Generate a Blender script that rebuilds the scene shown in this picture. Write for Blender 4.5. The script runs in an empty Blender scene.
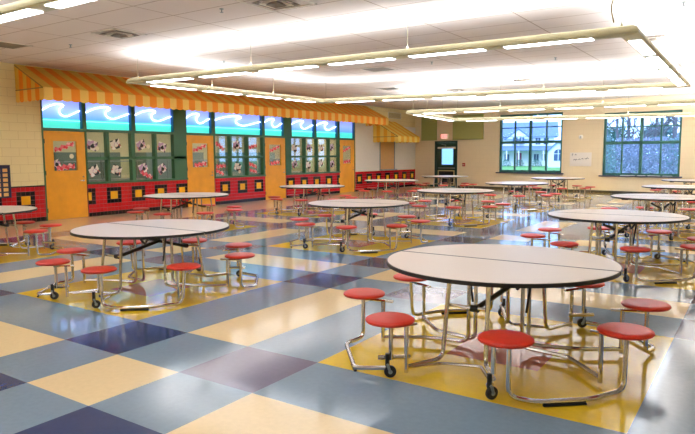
import bpy, bmesh, math, random
from mathutils import Vector, Matrix
random.seed(7)
PI = math.pi
SC = bpy.context.scene
COL = SC.collection
S = 0.745                      # floor module
XW = -10.635                   # left wall face
CEIL = 3.82

# ---------------------------------------------------------------- camera
def rot3(a, b, c):
    return Matrix.Rotation(a, 3, 'Z') @ Matrix.Rotation(PI/2 + b, 3, 'X') @ Matrix.Rotation(c, 3, 'Z')
cam = bpy.data.cameras.new('camera')
camo = bpy.data.objects.new('camera', cam); COL.objects.link(camo)
camo.matrix_world = Matrix.Translation((4.3009, -2.2399, 1.6137)) @ rot3(0.594747, -0.100605, -0.005265).to_4x4()
cam.sensor_width = 36; cam.lens = 613.76/695*36; cam.clip_end = 500; cam.clip_start = 0.05
SC.camera = camo

# ---------------------------------------------------------------- world, exposure
SC.view_settings.view_transform = 'Standard'
SC.view_settings.look = 'None'
SC.view_settings.gamma = 1
SC.view_settings.use_curve_mapping = False
SC.view_settings.exposure = 0.16
w = bpy.data.worlds.new('sky'); SC.world = w; w.use_nodes = True
bg = w.node_tree.nodes['Background']
bg.inputs[0].default_value = (0.66, 0.80, 1.0, 1); bg.inputs[1].default_value = 3.6
SUN_E = 2.0
sun = bpy.data.lights.new('sun', 'SUN'); sun.energy = SUN_E; sun.angle = 0.3; sun.color = (1, .96, .9)
suno = bpy.data.objects.new('sun', sun); COL.objects.link(suno)
suno.rotation_euler = (math.radians(50), 0, math.radians(25))
UP_E, LENS_E, NEON_E, KIT_E = 15.0, 8.5, 1.1, 12.0

# ---------------------------------------------------------------- materials
def lin(c):
    return tuple(((v/255)/12.92 if v/255 <= .04045 else ((v/255+.055)/1.055)**2.4) for v in c) + (1,)
MATS = {}
def mat(name, rgb, rough=.5, metal=0, noise=0, scale=8, spec=.5, bump=0, coat=0):
    if name in MATS: return MATS[name]
    m = bpy.data.materials.new(name); m.use_nodes = True; MATS[name] = m
    nt = m.node_tree; b = nt.nodes['Principled BSDF']
    c = lin(rgb)
    b.inputs['Base Color'].default_value = c
    b.inputs['Roughness'].default_value = rough
    b.inputs['Metallic'].default_value = metal
    b.inputs['Specular IOR Level'].default_value = spec
    b.inputs['Coat Weight'].default_value = coat
    b.inputs['Coat Roughness'].default_value = .08
    if noise or bump:
        tc = nt.nodes.new('ShaderNodeTexCoord'); nz = nt.nodes.new('ShaderNodeTexNoise')
        nz.inputs['Scale'].default_value = scale; nz.inputs['Detail'].default_value = 5
        nt.links.new(tc.outputs['Object'], nz.inputs['Vector'])
    if noise:
        mr = nt.nodes.new('ShaderNodeMapRange')
        mr.inputs['From Min'].default_value = .3; mr.inputs['From Max'].default_value = .7
        mr.inputs['To Min'].default_value = 1-noise; mr.inputs['To Max'].default_value = 1+noise
        mx = nt.nodes.new('ShaderNodeVectorMath'); mx.operation = 'SCALE'
        mx.inputs[0].default_value = c[:3]
        nt.links.new(nz.outputs['Fac'], mr.inputs['Value'])
        nt.links.new(mr.outputs['Result'], mx.inputs['Scale'])
        nt.links.new(mx.outputs[0], b.inputs['Base Color'])
    if bump:
        bp = nt.nodes.new('ShaderNodeBump'); bp.inputs['Strength'].default_value = bump
        bp.inputs['Distance'].default_value = .01
        nt.links.new(nz.outputs['Fac'], bp.inputs['Height']); nt.links.new(bp.outputs[0], b.inputs['Normal'])
    return m
def emis(name, rgb, strength):
    m = bpy.data.materials.new(name); m.use_nodes = True
    b = m.node_tree.nodes['Principled BSDF']
    b.inputs['Base Color'].default_value = (.8, .8, .8, 1)
    b.inputs['Emission Color'].default_value = lin(rgb); b.inputs['Emission Strength'].default_value = strength
    return m
def glass(name, tint=(.94, .97, .97), refl=.4):
    m = bpy.data.materials.new(name); m.use_nodes = True; nt = m.node_tree
    for n in list(nt.nodes): nt.nodes.remove(n)
    o = nt.nodes.new('ShaderNodeOutputMaterial'); mx = nt.nodes.new('ShaderNodeMixShader')
    t = nt.nodes.new('ShaderNodeBsdfTransparent'); g = nt.nodes.new('ShaderNodeBsdfGlossy')
    t.inputs[0].default_value = (*tint, 1); g.inputs['Roughness'].default_value = .02
    f = nt.nodes.new('ShaderNodeFresnel'); f.inputs[0].default_value = 1.45
    ml = nt.nodes.new('ShaderNodeMath'); ml.operation = 'MULTIPLY'; ml.inputs[1].default_value = refl
    nt.links.new(f.outputs[0], ml.inputs[0]); nt.links.new(ml.outputs[0], mx.inputs[0])
    nt.links.new(t.outputs[0], mx.inputs[1]); nt.links.new(g.outputs[0], mx.inputs[2])
    nt.links.new(mx.outputs[0], o.inputs[0])
    return m
def lined(name, rgb, line_rgb, axes, width, rough=.8, bump=.3, origin=(0, 0, 0), brick=None, noise=.03):
    """flat colour with a regular grid of joints; axes = list of (axis index, pitch, phase)"""
    m = mat(name, rgb, rough, noise=0); nt = m.node_tree; b = nt.nodes['Principled BSDF']
    g = nt.nodes.new('ShaderNodeNewGeometry'); sx = nt.nodes.new('ShaderNodeSeparateXYZ')
    nt.links.new(g.outputs['Position'], sx.inputs[0])
    acc = None
    for ax, pitch, phase in axes:
        src = sx.outputs[ax]
        a = nt.nodes.new('ShaderNodeMath'); a.operation = 'SUBTRACT'; a.inputs[1].default_value = phase
        nt.links.new(src, a.inputs[0])
        last = a
        if brick and ax == brick[0]:
            # shift by half a pitch on every other course along axis brick[1]
            c1 = nt.nodes.new('ShaderNodeMath'); c1.operation = 'DIVIDE'; c1.inputs[1].default_value = brick[2]
            nt.links.new(sx.outputs[brick[1]], c1.inputs[0])
            c2 = nt.nodes.new('ShaderNodeMath'); c2.operation = 'FLOOR'; nt.links.new(c1.outputs[0], c2.inputs[0])
            c3 = nt.nodes.new('ShaderNodeMath'); c3.operation = 'MULTIPLY'; c3.inputs[1].default_value = pitch/2
            nt.links.new(c2.outputs[0], c3.inputs[0])
            ad = nt.nodes.new('ShaderNodeMath'); ad.operation = 'ADD'
            nt.links.new(a.outputs[0], ad.inputs[0]); nt.links.new(c3.outputs[0], ad.inputs[1]); last = ad
        pp = nt.nodes.new('ShaderNodeMath'); pp.operation = 'PINGPONG'; pp.inputs[1].default_value = pitch/2
        nt.links.new(last.outputs[0], pp.inputs[0])
        lt = nt.nodes.new('ShaderNodeMath'); lt.operation = 'LESS_THAN'; lt.inputs[1].default_value = width/2
        nt.links.new(pp.outputs[0], lt.inputs[0])
        if acc is None: acc = lt
        else:
            mx = nt.nodes.new('ShaderNodeMath'); mx.operation = 'MAXIMUM'
            nt.links.new(acc.outputs[0], mx.inputs[0]); nt.links.new(lt.outputs[0], mx.inputs[1]); acc = mx
    nz = nt.nodes.new('ShaderNodeTexNoise'); nz.inputs['Scale'].default_value = 3
    nt.links.new(g.outputs['Position'], nz.inputs['Vector'])
    mr = nt.nodes.new('ShaderNodeMapRange'); mr.inputs['To Min'].default_value = 1-noise; mr.inputs['To Max'].default_value = 1+noise
    nt.links.new(nz.outputs['Fac'], mr.inputs['Value'])
    vs = nt.nodes.new('ShaderNodeVectorMath'); vs.operation = 'SCALE'; vs.inputs[0].default_value = lin(rgb)[:3]
    nt.links.new(mr.outputs['Result'], vs.inputs['Scale'])
    mc = nt.nodes.new('ShaderNodeMix'); mc.data_type = 'RGBA'
    nt.links.new(acc.outputs[0], mc.inputs[0]); nt.links.new(vs.outputs[0], mc.inputs[6]); mc.inputs[7].default_value = lin(line_rgb)
    nt.links.new(mc.outputs[2], b.inputs['Base Color'])
    return m

M_chrome = mat('polished_steel', (206, 204, 200), .16, 1, noise=.04)
M_black = mat('black_plastic', (22, 22, 24), .45)
M_rubber = mat('black_rubber', (26, 26, 28), .6)
M_seat = mat('red_seat_plastic', (206, 44, 22), .42, noise=.05, scale=20)
M_top = mat('pale_laminate', (222, 208, 196), .3, noise=.03, scale=60, spec=.5)
M_green = mat('green_frame_paint', (52, 100, 62), .4)
M_dgreen = mat('dark_green_paint', (24, 60, 48), .4)
M_oak = mat('golden_oak', (238, 162, 30), .38, noise=.07, scale=4)
M_cream = lined('cream_painted_block', (246, 226, 170), (222, 198, 140), [(1, .406, 0), (2, .203, 0)], .008, brick=(1, 2, .203))
M_back = lined('tan_painted_block', (246, 226, 188), (236, 214, 176), [(0, .406, 0), (2, .203, 0)], .006, brick=(0, 2, .203))
M_white = mat('off_white_paint', (240, 232, 220), .6, noise=.02)
M_ceil = lined('ceiling_panel', (236, 224, 216), (186, 164, 146), [(0, 2*S, -3.54), (1, S, 3.73)], .022, noise=.02)
M_ora = mat('orange_canvas', (250, 142, 16), .75, noise=.04)
M_yel = mat('yellow_canvas', (240, 190, 72), .75, noise=.04)
M_fix = mat('fixture_body', (206, 200, 160), .4)
M_lens = emis('lit_lens', (240, 246, 255), LENS_E)
M_glass = glass('window_glass')
M_glass_blue = glass('blue_cast_window_glass', (.74, .85, 1.0))  # blue cast of the daylight view is put into the glass tint
M_kitwall = mat('kitchen_wall', (216, 204, 160), .7)
M_steel = mat('brushed_steel', (150, 160, 160), .35, .8, noise=.08)
M_tan = mat('tan_roll_shutter', (226, 170, 98), .5, noise=.04)

# ---------------------------------------------------------------- mesh helpers
class MB:
    """collects geometry for ONE mesh object"""
    def __init__(s): s.v = []; s.f = []; s.m = []; s.mats = []
    def mi(s, m):
        if m not in s.mats: s.mats.append(m)
        return s.mats.index(m)
    def add(s, vs, fs, m):
        k = len(s.v); s.v += [tuple(v) for v in vs]; i = s.mi(m)
        for f in fs: s.f.append([k+j for j in f]); s.m.append(i)
        return s
    def box(s, a, b, m):
        x0, y0, z0 = [min(p, q) for p, q in zip(a, b)]; x1, y1, z1 = [max(p, q) for p, q in zip(a, b)]
        v = [(x0,y0,z0),(x1,y0,z0),(x1,y1,z0),(x0,y1,z0),(x0,y0,z1),(x1,y0,z1),(x1,y1,z1),(x0,y1,z1)]
        return s.add(v, [(0,3,2,1),(4,5,6,7),(0,1,5,4),(1,2,6,5),(2,3,7,6),(3,0,4,7)], m)
    def rod(s, pts, r, m, n=8, fillet=.05, caps=True, sx=1.0):
        P = [Vector(p) for p in pts]; path = [P[0]]
        for i in range(1, len(P)-1):
            a, b, c = P[i-1], P[i], P[i+1]
            d1 = (a-b); d2 = (c-b); f = min(fillet, d1.length*.45, d2.length*.45)
            p0 = b + d1.normalized()*f; p1 = b + d2.normalized()*f
            for k in range(5):
                t = k/4; path.append(p0*(1-t)**2 + b*2*t*(1-t) + p1*t*t)
        path.append(P[-1])
        rings = []; up = None
        for i, p in enumerate(path):
            t = (path[min(i+1, len(path)-1)] - path[max(i-1, 0)]).normalized()
            if up is None: up = Vector((0, 0, 1)) if abs(t.z) < .9 else Vector((1, 0, 0))
            sd = t.cross(up).normalized(); up = sd.cross(t).normalized()
            rings.append([p + sd*(r*math.cos(2*PI*k/n)) + up*(r*sx*math.sin(2*PI*k/n)) for k in range(n)])
        v = [q for rg in rings for q in rg]; f = []
        for i in range(len(rings)-1):
            for k in range(n):
                a = i*n+k; b_ = i*n+(k+1) % n; f.append((a, b_, b_+n, a+n))
        if caps: f.append(tuple(range(n))[::-1]); f.append(tuple((len(rings)-1)*n+k for k in range(n)))
        return s.add(v, f, m)
    def lathe(s, prof, m, c=(0, 0, 0), n=28, axis='Z', a0=0, a1=2*PI):
        full = abs(a1-a0-2*PI) < 1e-6; cnt = n if full else n+1; v = []; f = []
        for (r, z) in prof:
            for k in range(cnt):
                a = a0+(a1-a0)*k/n
                if axis == 'Z': q = (c[0]+r*math.cos(a), c[1]+r*math.sin(a), c[2]+z)
                elif axis == 'X': q = (c[0]+z, c[1]+r*math.cos(a), c[2]+r*math.sin(a))
                else: q = (c[0]+r*math.cos(a), c[1]+z, c[2]+r*math.sin(a))
                v.append(q)
        for i in range(len(prof)-1):
            for k in range(n):
                k2 = (k+1) % cnt; f.append((i*cnt+k, i*cnt+k2, (i+1)*cnt+k2, (i+1)*cnt+k))
        f.append(tuple(range(cnt))[::-1]); f.append(tuple((len(prof)-1)*cnt+k for k in range(cnt)))
        return s.add(v, f, m)
    def prism(s, poly, z0, z1, m, plane='XY', c=(0, 0, 0)):
        n = len(poly)
        def P(a, b, h):
            q = {'XY': (a, b, h), 'XZ': (a, h, b), 'YZ': (h, a, b)}[plane]
            return tuple(q[i]+c[i] for i in range(3))
        v = [P(a, b, z0) for a, b in poly] + [P(a, b, z1) for a, b in poly]
        f = [tuple(range(n))[::-1], tuple(range(n, 2*n))] + [(i, (i+1) % n, n+(i+1) % n, n+i) for i in range(n)]
        return s.add(v, f, m)
    def build(s, name, parent=None, smooth=True):
        me = bpy.data.meshes.new(name); me.from_pydata(s.v, [], s.f)
        for m in s.mats: me.materials.append(m)
        for p, i in zip(me.polygons, s.m): p.material_index = i
        bm = bmesh.new(); bm.from_mesh(me); bmesh.ops.recalc_face_normals(bm, faces=bm.faces)
        bm.to_mesh(me); bm.free()
        if smooth:
            for p in me.polygons: p.use_smooth = True
            me.set_sharp_from_angle(angle=math.radians(38))
        o = bpy.data.objects.new(name, me); COL.objects.link(o)
        if parent: o.parent = parent
        return o
def empty(name, loc=(0, 0, 0), rz=0):
    o = bpy.data.objects.new(name, None); COL.objects.link(o); o.location = loc; o.rotation_euler = (0, 0, rz)
    o.empty_display_size = .1
    return o
def tag(o, label, cat, group=None, kind=None):
    o['label'] = label; o['category'] = cat
    if group: o['group'] = group
    if kind: o['kind'] = kind
    return o
def struct(o): o['kind'] = 'structure'; return o
def kids(o): return KIDS.get(o.name, [])
KIDS = {}
def index_children():
    KIDS.clear()
    for o in bpy.data.objects:
        if o.parent: KIDS.setdefault(o.parent.name, []).append(o)
def copy_tree(o, parent=None):
    c = o.copy(); COL.objects.link(c)
    if parent: c.parent = parent
    for ch in KIDS.get(o.name, []): copy_tree(ch, c)
    return c
def wall_holes(mb, u0, u1, z0, z1, t0, t1, holes, m, axis):
    """wall slab; axis 'Y': u runs along y, slab x in t0..t1; 'X': u along x, slab y in t0..t1"""
    us = sorted({u0, u1, *[h[0] for h in holes], *[h[1] for h in holes]}); zs = sorted({z0, z1, *[h[2] for h in holes], *[h[3] for h in holes]})
    for a, b in zip(us, us[1:]):
        run = None
        for c, d in zip(zs, zs[1:]):
            mu, mz = (a+b)/2, (c+d)/2
            solid = not any(h[0] < mu < h[1] and h[2] < mz < h[3] for h in holes)
            if solid: run = (run[0], d) if run else (c, d)
            if (not solid or d == zs[-1]) and run:
                if axis == 'Y': mb.box((t0, a, run[0]), (t1, b, run[1]), m)
                else: mb.box((a, t0, run[0]), (b, t1, run[1]), m)
                run = None

# ================================================================ FLOOR
TILE = dict(tan=mat('floor_tile_tan', (236, 212, 166), .12, noise=.03, scale=25),
            blue=mat('floor_tile_blue', (124, 148, 168), .12, noise=.05, scale=25),
            navy=mat('floor_tile_navy', (46, 66, 110), .12, noise=.05, scale=25),
            plum=mat('floor_tile_plum', (98, 94, 124), .12, noise=.05, scale=25),
            gold=mat('floor_tile_gold', (230, 194, 46), .12, noise=.04, scale=25),
            rust=mat('floor_tile_rust', (196, 112, 84), .12, noise=.05, scale=25))
def tcol(i, j):
    if i <= -12: return 'tan'
    a, b = (i+1) % 6, (j+1) % 6
    if a > 2 and b > 2: return 'rust' if (a == 4 and b == 4) else 'gold'
    if a > 2: return 'tan' if b == 1 else 'blue'
    if b > 2: return 'tan' if a == 1 else 'blue'
    if a == 1 and b == 1: return 'tan'
    if a == 1 or b == 1: return 'blue'
    if a == 2 and b == 2: return 'plum'
    if a == 2: return 'plum' if j > 0 else 'navy'
    return 'plum' if (j == 7 and i > 3) else 'navy'
fl = MB()
i0, i1, j0, j1 = -15, 9, -10, 36
for i in range(i0, i1):
    for j in range(j0, j1):
        x0, y0 = max(i*S, XW-.1), j*S
        fl.add([(x0, y0, 0), ((i+1)*S, y0, 0), ((i+1)*S, y0+S, 0), (x0, y0+S, 0)], [(0, 1, 2, 3)], TILE[tcol(i, j)])
XR, YR = i1*S, j0*S
def bw_y(x): return 26.1 - .15*(x+10.635)
struct(fl.build('floor', smooth=False))
g = MB(); g.box((XW-.1, YR, -.12), (XR, 27, -.004), mat('concrete', (140, 135, 128), .9)); struct(g.build('trim_1'))

# ================================================================ CEILING
c = MB(); c.box((XW-.12, YR-.1, CEIL), (XR+.1, 27, CEIL+.12), M_ceil); struct(c.build('ceiling'))

# ================================================================ WALLS (right, rear)
g = MB(); g.box((XR, YR, 0), (XR+.12, 27, CEIL), M_cream); struct(g.build('wall_right'))
g = MB(); g.box((XW-.1, YR-.12, 0), (XR, YR, CEIL), M_cream); struct(g.build('wall_front'))

# ================================================================ LEFT WALL
OP = (6.28, 20.45, 0, 3.2)
g = MB(); wall_holes(g, YR, 26.35, 0, CEIL, XW-.14, XW, [OP], M_cream, 'Y')
struct(g.build('wall_left'))
doors = [(6.31, 7.45), (10.90, 12.06), (14.54, 15.70), (19.27, 20.42)]
low = [(7.45, 10.90), (12.06, 14.54), (15.70, 19.27)]
# tiled base
T_red = mat('red_glazed_tile', (200, 22, 30), .2, noise=.12, scale=9)
T_blk = mat('black_glazed_tile', (20, 16, 24), .15)
T_yel = mat('yellow_glazed_tile', (246, 176, 22), .25)
T_gr = mat('tile_grout', (170, 96, 104), .8)
def tile_band(mb, ya, yb, phase, pitch=.805):
    tw, th = pitch/7, .109
    mb.box((XW-.10, ya, 0), (XW+.006, yb, .872), T_gr)
    k0 = int(math.floor((ya-phase)/tw)); k1 = int(math.ceil((yb-phase)/tw))
    for k in range(k0, k1):
        a, b = max(ya, phase+k*tw), min(yb, phase+(k+1)*tw)
        if b-a < .015: continue
        q = k % 7
        for r in range(8):
            if r == 0: m = T_blk
            elif r in (3, 6) and q < 4: m = T_blk
            elif r in (4, 5) and q in (0, 3): m = T_blk
            elif r in (4, 5) and q in (1, 2):
                continue
            else: m = T_red
            mb.box((XW+.004, a+.004, r*th+.004), (XW+.012, b-.004, (r+1)*th-.004), m)
        if q == 1:
            b2 = min(yb, phase+(k+2)*tw)
            mb.box((XW+.004, a+.003, 4*th+.003), (XW+.013, b2-.003, 6*th-.003), T_yel)
        elif q == 2 and phase+(k-1)*tw < ya:
            mb.box((XW+.004, a, 4*th+.003), (XW+.013, b-.003, 6*th-.003), T_yel)
n = 2
for (ya, yb, ph, pt) in [(-3, 6.27, 8.02-.805*3-.06, .805), (7.46, 10.89, 8.02, .805), (12.07, 14.53, 12.28, .83), (15.71, 19.26, 15.74, .83), (20.47, 26.3, 20.55, .83)]:
    g = MB(); tile_band(g, ya, yb, ph, pt); struct(g.build('trim_%d' % n, smooth=False)); n += 1
g = MB(); g.box((XW, -3, .872), (XW+.02, 6.27, .9), T_blk); struct(g.build('trim_%d' % n)); n += 1
# green storefront framing
g = MB(); D = .13
def vb(a, b, z0, z1, proud=0.0): g.box((XW-D, a, z0), (XW+.012+proud, b, z1), M_green)
vb(6.27, 6.31, 0, 3.2)
for a, b in low:
    vb(a, b, .873, .93, .03); vb(a, b, 1.525, 1.60)
vb(6.31, 20.45, 2.265, 2.335)
vb(6.31, 20.45, 3.15, 3.2)
vb(7.45, 7.49, .93, 2.265); vb(10.40, 10.90, .93, 2.265); vb(12.06, 12.11, .93, 2.265); vb(14.44, 14.54, .93, 2.265)
vb(15.70, 16.03, .93, 2.265); vb(19.2, 19.27, .93, 2.265); vb(20.42, 20.45, 0, 3.2)
for y in (8.09, 9.69, 12.80, 13.62, 16.86, 17.66, 18.49): vb(y, y+.075, .93, 2.265)
vb(8.88, 9.0, .93, 2.265)
for a, b in [(7.40, 7.50), (8.92, 9.04), (10.42, 10.92), (11.98, 12.13), (14.42, 14.55), (15.62, 16.08), (17.52, 17.64), (19.12, 19.27)]: vb(a, b, 2.335, 3.15)
struct(g.build('trim_%d' % n, smooth=False)); n += 1
# panes of the kitchen windows
banks = [[(7.49, 8.09), (8.165, 8.88), (9.0, 9.69), (9.765, 10.40)], [(12.11, 12.80), (12.875, 13.62), (13.695, 14.44)], [(16.03, 16.86), (16.935, 17.66), (17.735, 18.49), (18.565, 19.2)]]
wn = 1
for bk in banks:
    g = MB()
    for a, b in bk:
        for z0, z1 in ((.93, 1.525), (1.60, 2.265)): g.box((XW-.115, a, z0), (XW-.109, b, z1), M_glass)
    struct(g.build('window_%d' % wn, smooth=False)); wn += 1
# doors
for k, (a, b) in enumerate(doors):
    g = MB(); wa, wb = a+.23, b-.24
    wall_holes(g, a+.012, b-.012, .01, 2.26, XW-.05, XW-.005, [(wa, wb, 1.24, 2.02)], M_oak, 'Y')
    d = struct(g.build('door_%d' % (k+1), smooth=False))
    q = MB()
    for y0, y1, z0, z1 in [(wa-.02, wa+.012, 1.22, 2.04), (wb-.012, wb+.02, 1.22, 2.04), (wa, wb, 1.22, 1.252), (wa, wb, 2.008, 2.04)]:
        q.box((XW-.052, y0, z0), (XW+.004, y1, z1), M_oak)
    q.build('window_frame', d, smooth=False)
    q = MB(); q.box((XW-.03, wa+.012, 1.252), (XW-.025, wb-.012, 2.008), M_glass); q.build('window_pane', d, smooth=False)
    q = MB(); q.lathe([(.028, 0), (.028, .012)], M_chrome, (XW-.005, b-.10, .98), 16, 'X')
    q.rod([(XW+.0, b-.10, .98), (XW+.055, b-.10, .98), (XW+.055, b-.235, .98)], .011, M_chrome, fillet=.02)
    q.build('lever_handle', d)
    q = MB(); q.lathe([(.02, 0), (.02, .012)], M_chrome, (XW-.005, b-.10, 1.08), 12, 'X'); q.build('deadlock', d)
    for z in (.25, 1.2, 2.0):
        q = MB(); q.box((XW-.006, a-.012, z-.055), (XW+.008, a+.022, z+.055), M_black); q.build('hinge', d)
# light panel fields and tan roll shutter beyond the last door
g = MB()
g.box((XW, 20.50, .885), (XW+.02, 22.52, 3.0), M_white); g.box((XW, 23.92, .885), (XW+.02, 26.08, 3.0), M_white)
struct(g.build('trim_%d' % n, smooth=False)); n += 1
t = MB()
t.box((XW, 22.56, .93), (XW+.02, 23.88, 2.7), M_tan)
for k in range(17): t.box((XW+.02, 22.62, .95+k*.1), (XW+.026, 23.82, .95+k*.1+.085), M_tan)
o = t.build('roll_shutter', smooth=False); tag(o, 'closed tan roll shutter under the small awning on the left wall', 'shutter')
t = MB(); t.box((XW, 22.50, .885), (XW+.16, 23.95, .93), M_steel); t.build('counter_ledge', o, False)
t = MB()
for y in (22.52, 23.88): t.box((XW, y, .93), (XW+.04, y+.05, 2.7), M_steel)
t.build('guide_rail', o, False)

# ================================================================ KITCHEN behind the panes
KX = -15.2
g = MB(); g.box((KX, 5.9, -.1), (XW-.1, 20.9, -.004), mat('kitchen_floor', (150, 110, 90), .4)); struct(g.build('trim_%d' % n)); n += 1
g = MB(); g.box((KX, 5.9, 2.9), (XW-.14, 20.9, 3.0), M_white); struct(g.build('trim_%d' % n)); n += 1
g = MB(); g.box((KX-.1, 5.8, 0), (KX, 21, 3.0), M_kitwall); struct(g.build('wall_kitchen_rear'))
g = MB(); g.box((KX, 5.8, 0), (XW-.14, 5.9, 3.0), M_kitwall); struct(g.build('wall_kitchen_near'))
g = MB(); g.box((KX, 20.9, 0), (XW-.14, 21, 3.0), M_kitwall); struct(g.build('wall_kitchen_far'))
GK = 'steel serving counters in the kitchen'
for k, (ya, yb) in enumerate([(7.6, 10.3), (12.2, 14.3), (15.9, 19.0)]):
    e = empty('serving_counter', (-12.3, (ya+yb)/2, 0)); L = (yb-ya)/2
    tag(e, 'steel serving counter seen through the %s bank of kitchen windows' % ('nearest', 'middle', 'farthest')[k], 'counter', GK)
    q = MB(); q.box((-.4, -L, .86), (.4, L, .92), M_steel); q.build('counter_top', e, False)
    q = MB(); q.box((-.36, -L+.03, 0), (.36, L-.03, .86), mat('counter_panel', (120, 130, 128), .5, .3)); q.build('cabinet_body', e, False)
    for sx in (-L+.1, 0, L-.1):
        q = MB(); q.rod([(.15, sx, .92), (.15, sx, 1.45)], .015, M_steel); q.build('upright', e)
    q = MB(); q.box((-.05, -L+.02, 1.45), (.35, L-.02, 1.48), M_steel); q.build('overshelf', e, False)
    q = MB(); q.box((.34, -L+.1, 1.05), (.345, L-.1, 1.45), glass('sneeze_glass_%d' % k)); q.build('sneeze_guard', e, False)
for k, (ya, yb, c_) in enumerate([(6.2, 8.2, (150, 170, 168)), (8.9, 11.3, (96, 112, 104)), (12.4, 15.2, (120, 138, 134)), (16.4, 19.6, (110, 150, 150))]):
    e = empty('storage_cabinet', (KX+.35, (ya+yb)/2, 0)); L = (yb-ya)/2; mm = mat('cabinet_paint_%d' % k, c_, .4, .2)
    tag(e, ['pale grey steel cabinet behind the door nearest the camera', 'dark grey cabinet behind the first bank of kitchen windows', 'grey cabinet behind the middle bank of kitchen windows', 'blue-grey cabinet behind the farthest bank of kitchen windows'][k], 'cabinet')
    q = MB(); q.box((-.33, -L, 0), (.33, L, 1.75), mm); q.build('cabinet_body', e, False)
    for s_ in (0, 1, 2):
        q = MB(); w0 = -L+.02+s_*(2*L-.04)/3; q.box((.33, w0+.01, .08), (.35, w0+(2*L-.04)/3-.01, 1.7), mm); dd = q.build('cabinet_door', e, False)
        q = MB(); q.rod([(.37, w0+.08, .9), (.37, w0+.08, 1.1)], .01, M_chrome); q.build('pull_handle', dd)
for k in range(4):  # unseen lamps added to light the kitchen behind the panes
    e = empty('added_ceiling_light', (-12.9, 7.6+k*3.8, 2.9))
    tag(e, 'long white ceiling light added to brighten the kitchen, %s from the near end behind the windows' % ('first', 'second', 'third', 'fourth')[k], 'light', 'added kitchen lights')
    q = MB(); q.box((-.36, -1.25, -.06), (.36, 1.25, 0), M_white); q.build('housing', e, False)
    q = MB(); q.box((-.3, -1.2, -.072), (.3, 1.2, -.062), emis('added_kitchen_lens', (255, 246, 224), KIT_E)); q.build('diffuser', e, False)

# ================================================================ NEON WAVE SIGNS
def neon_back():
    m = bpy.data.materials.new('lit_wave_panel'); m.use_nodes = True; nt = m.node_tree; b = nt.nodes['Principled BSDF']
    g_ = nt.nodes.new('ShaderNodeNewGeometry'); s_ = nt.nodes.new('ShaderNodeSeparateXYZ'); r = nt.nodes.new('ShaderNodeValToRGB')
    mr = nt.nodes.new('ShaderNodeMapRange'); mr.inputs['From Min'].default_value = 2.335; mr.inputs['From Max'].default_value = 3.15
    nt.links.new(g_.outputs['Position'], s_.inputs[0]); nt.links.new(s_.outputs[2], mr.inputs['Value']); nt.links.new(mr.outputs[0], r.inputs[0])
    el = r.color_ramp.elements
    el[0].position = 0; el[0].color = lin((70, 190, 190)); el[1].position = 1; el[1].color = lin((128, 138, 232))
    for p, c_ in [(.14, (60, 205, 180)), (.27, (80, 215, 205)), (.30, (84, 150, 235)), (.6, (140, 165, 245))]:
        e_ = el.new(p); e_.color = lin(c_)
    nt.links.new(r.outputs[0], b.inputs['Base Color']); b.inputs['Roughness'].default_value = .5
    nt.links.new(r.outputs[0], b.inputs['Emission Color']); b.inputs['Emission Strength'].default_value = NEON_E
    return m
M_nb = neon_back(); M_tube = emis('neon_tube', (205, 225, 255), 8.0)
M_teal = mat('teal_reveal', (30, 90, 130), .3)
NS = [(6.31, 7.40), (7.50, 8.92), (9.04, 10.42), (10.92, 11.98), (12.13, 14.42), (14.55, 15.62), (16.08, 17.52), (17.64, 19.12), (19.27, 20.42)]
where = ['over the orange door nearest the camera', 'over the near half of the nearest window bank', 'over the far half of the nearest window bank', 'over the second orange door', 'over the middle window bank, the widest one', 'over the third orange door', 'over the near half of the farthest window bank', 'over the far half of the farthest window bank', 'over the fourth orange door']
def wave(w0, h0, n=1):
    P = [(-.02, .46), (.10, .58), (.24, .68), (.40, .74), (.53, .74), (.58, .69), (.53, .64), (.46, .58), (.45, .46), (.50, .36), (.59, .31), (.70, .34), (.84, .44), (1.0, .54)]
    out = []
    for k in range(n):
        out += [((x+k)/n, z+(.06 if k else 0)*0) for x, z in P[(1 if k else 0):]]
    return out
for k, (a, b) in enumerate(NS):
    e = empty('neon_sign', (XW-.11, (a+b)/2, 2.335)); W_ = b-a
    tag(e, ('plain blue lit panel ' if k == 8 else 'lit panel with white neon wave ') + where[k], 'sign', 'neon wave panels under the awning')
    q = MB(); q.box((-.02, -W_/2, 0), (0, W_/2, .815), M_nb); q.build('backing_panel', e, False)
    q = MB(); q.box((.0, W_/2-.012, 0), (.10, W_/2, .815), M_teal); q.build('side_reveal', e, False)
    if k < 8:
        pts = wave(W_, .8, 1)
        q = MB(); q.rod([(.05, -W_/2+.02+x*(W_-.06), .08+z*.72) for x, z in pts], .013, M_tube, n=6, fillet=.07); q.build('neon_tube', e)
        q = MB(); q.rod([(.045, -W_/2+.02, .2), (.045, W_/2-.03, .2)], .006, emis('sea_tube', (120, 255, 225), 1.6), n=6); q.build('sea_tube', e)

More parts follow.
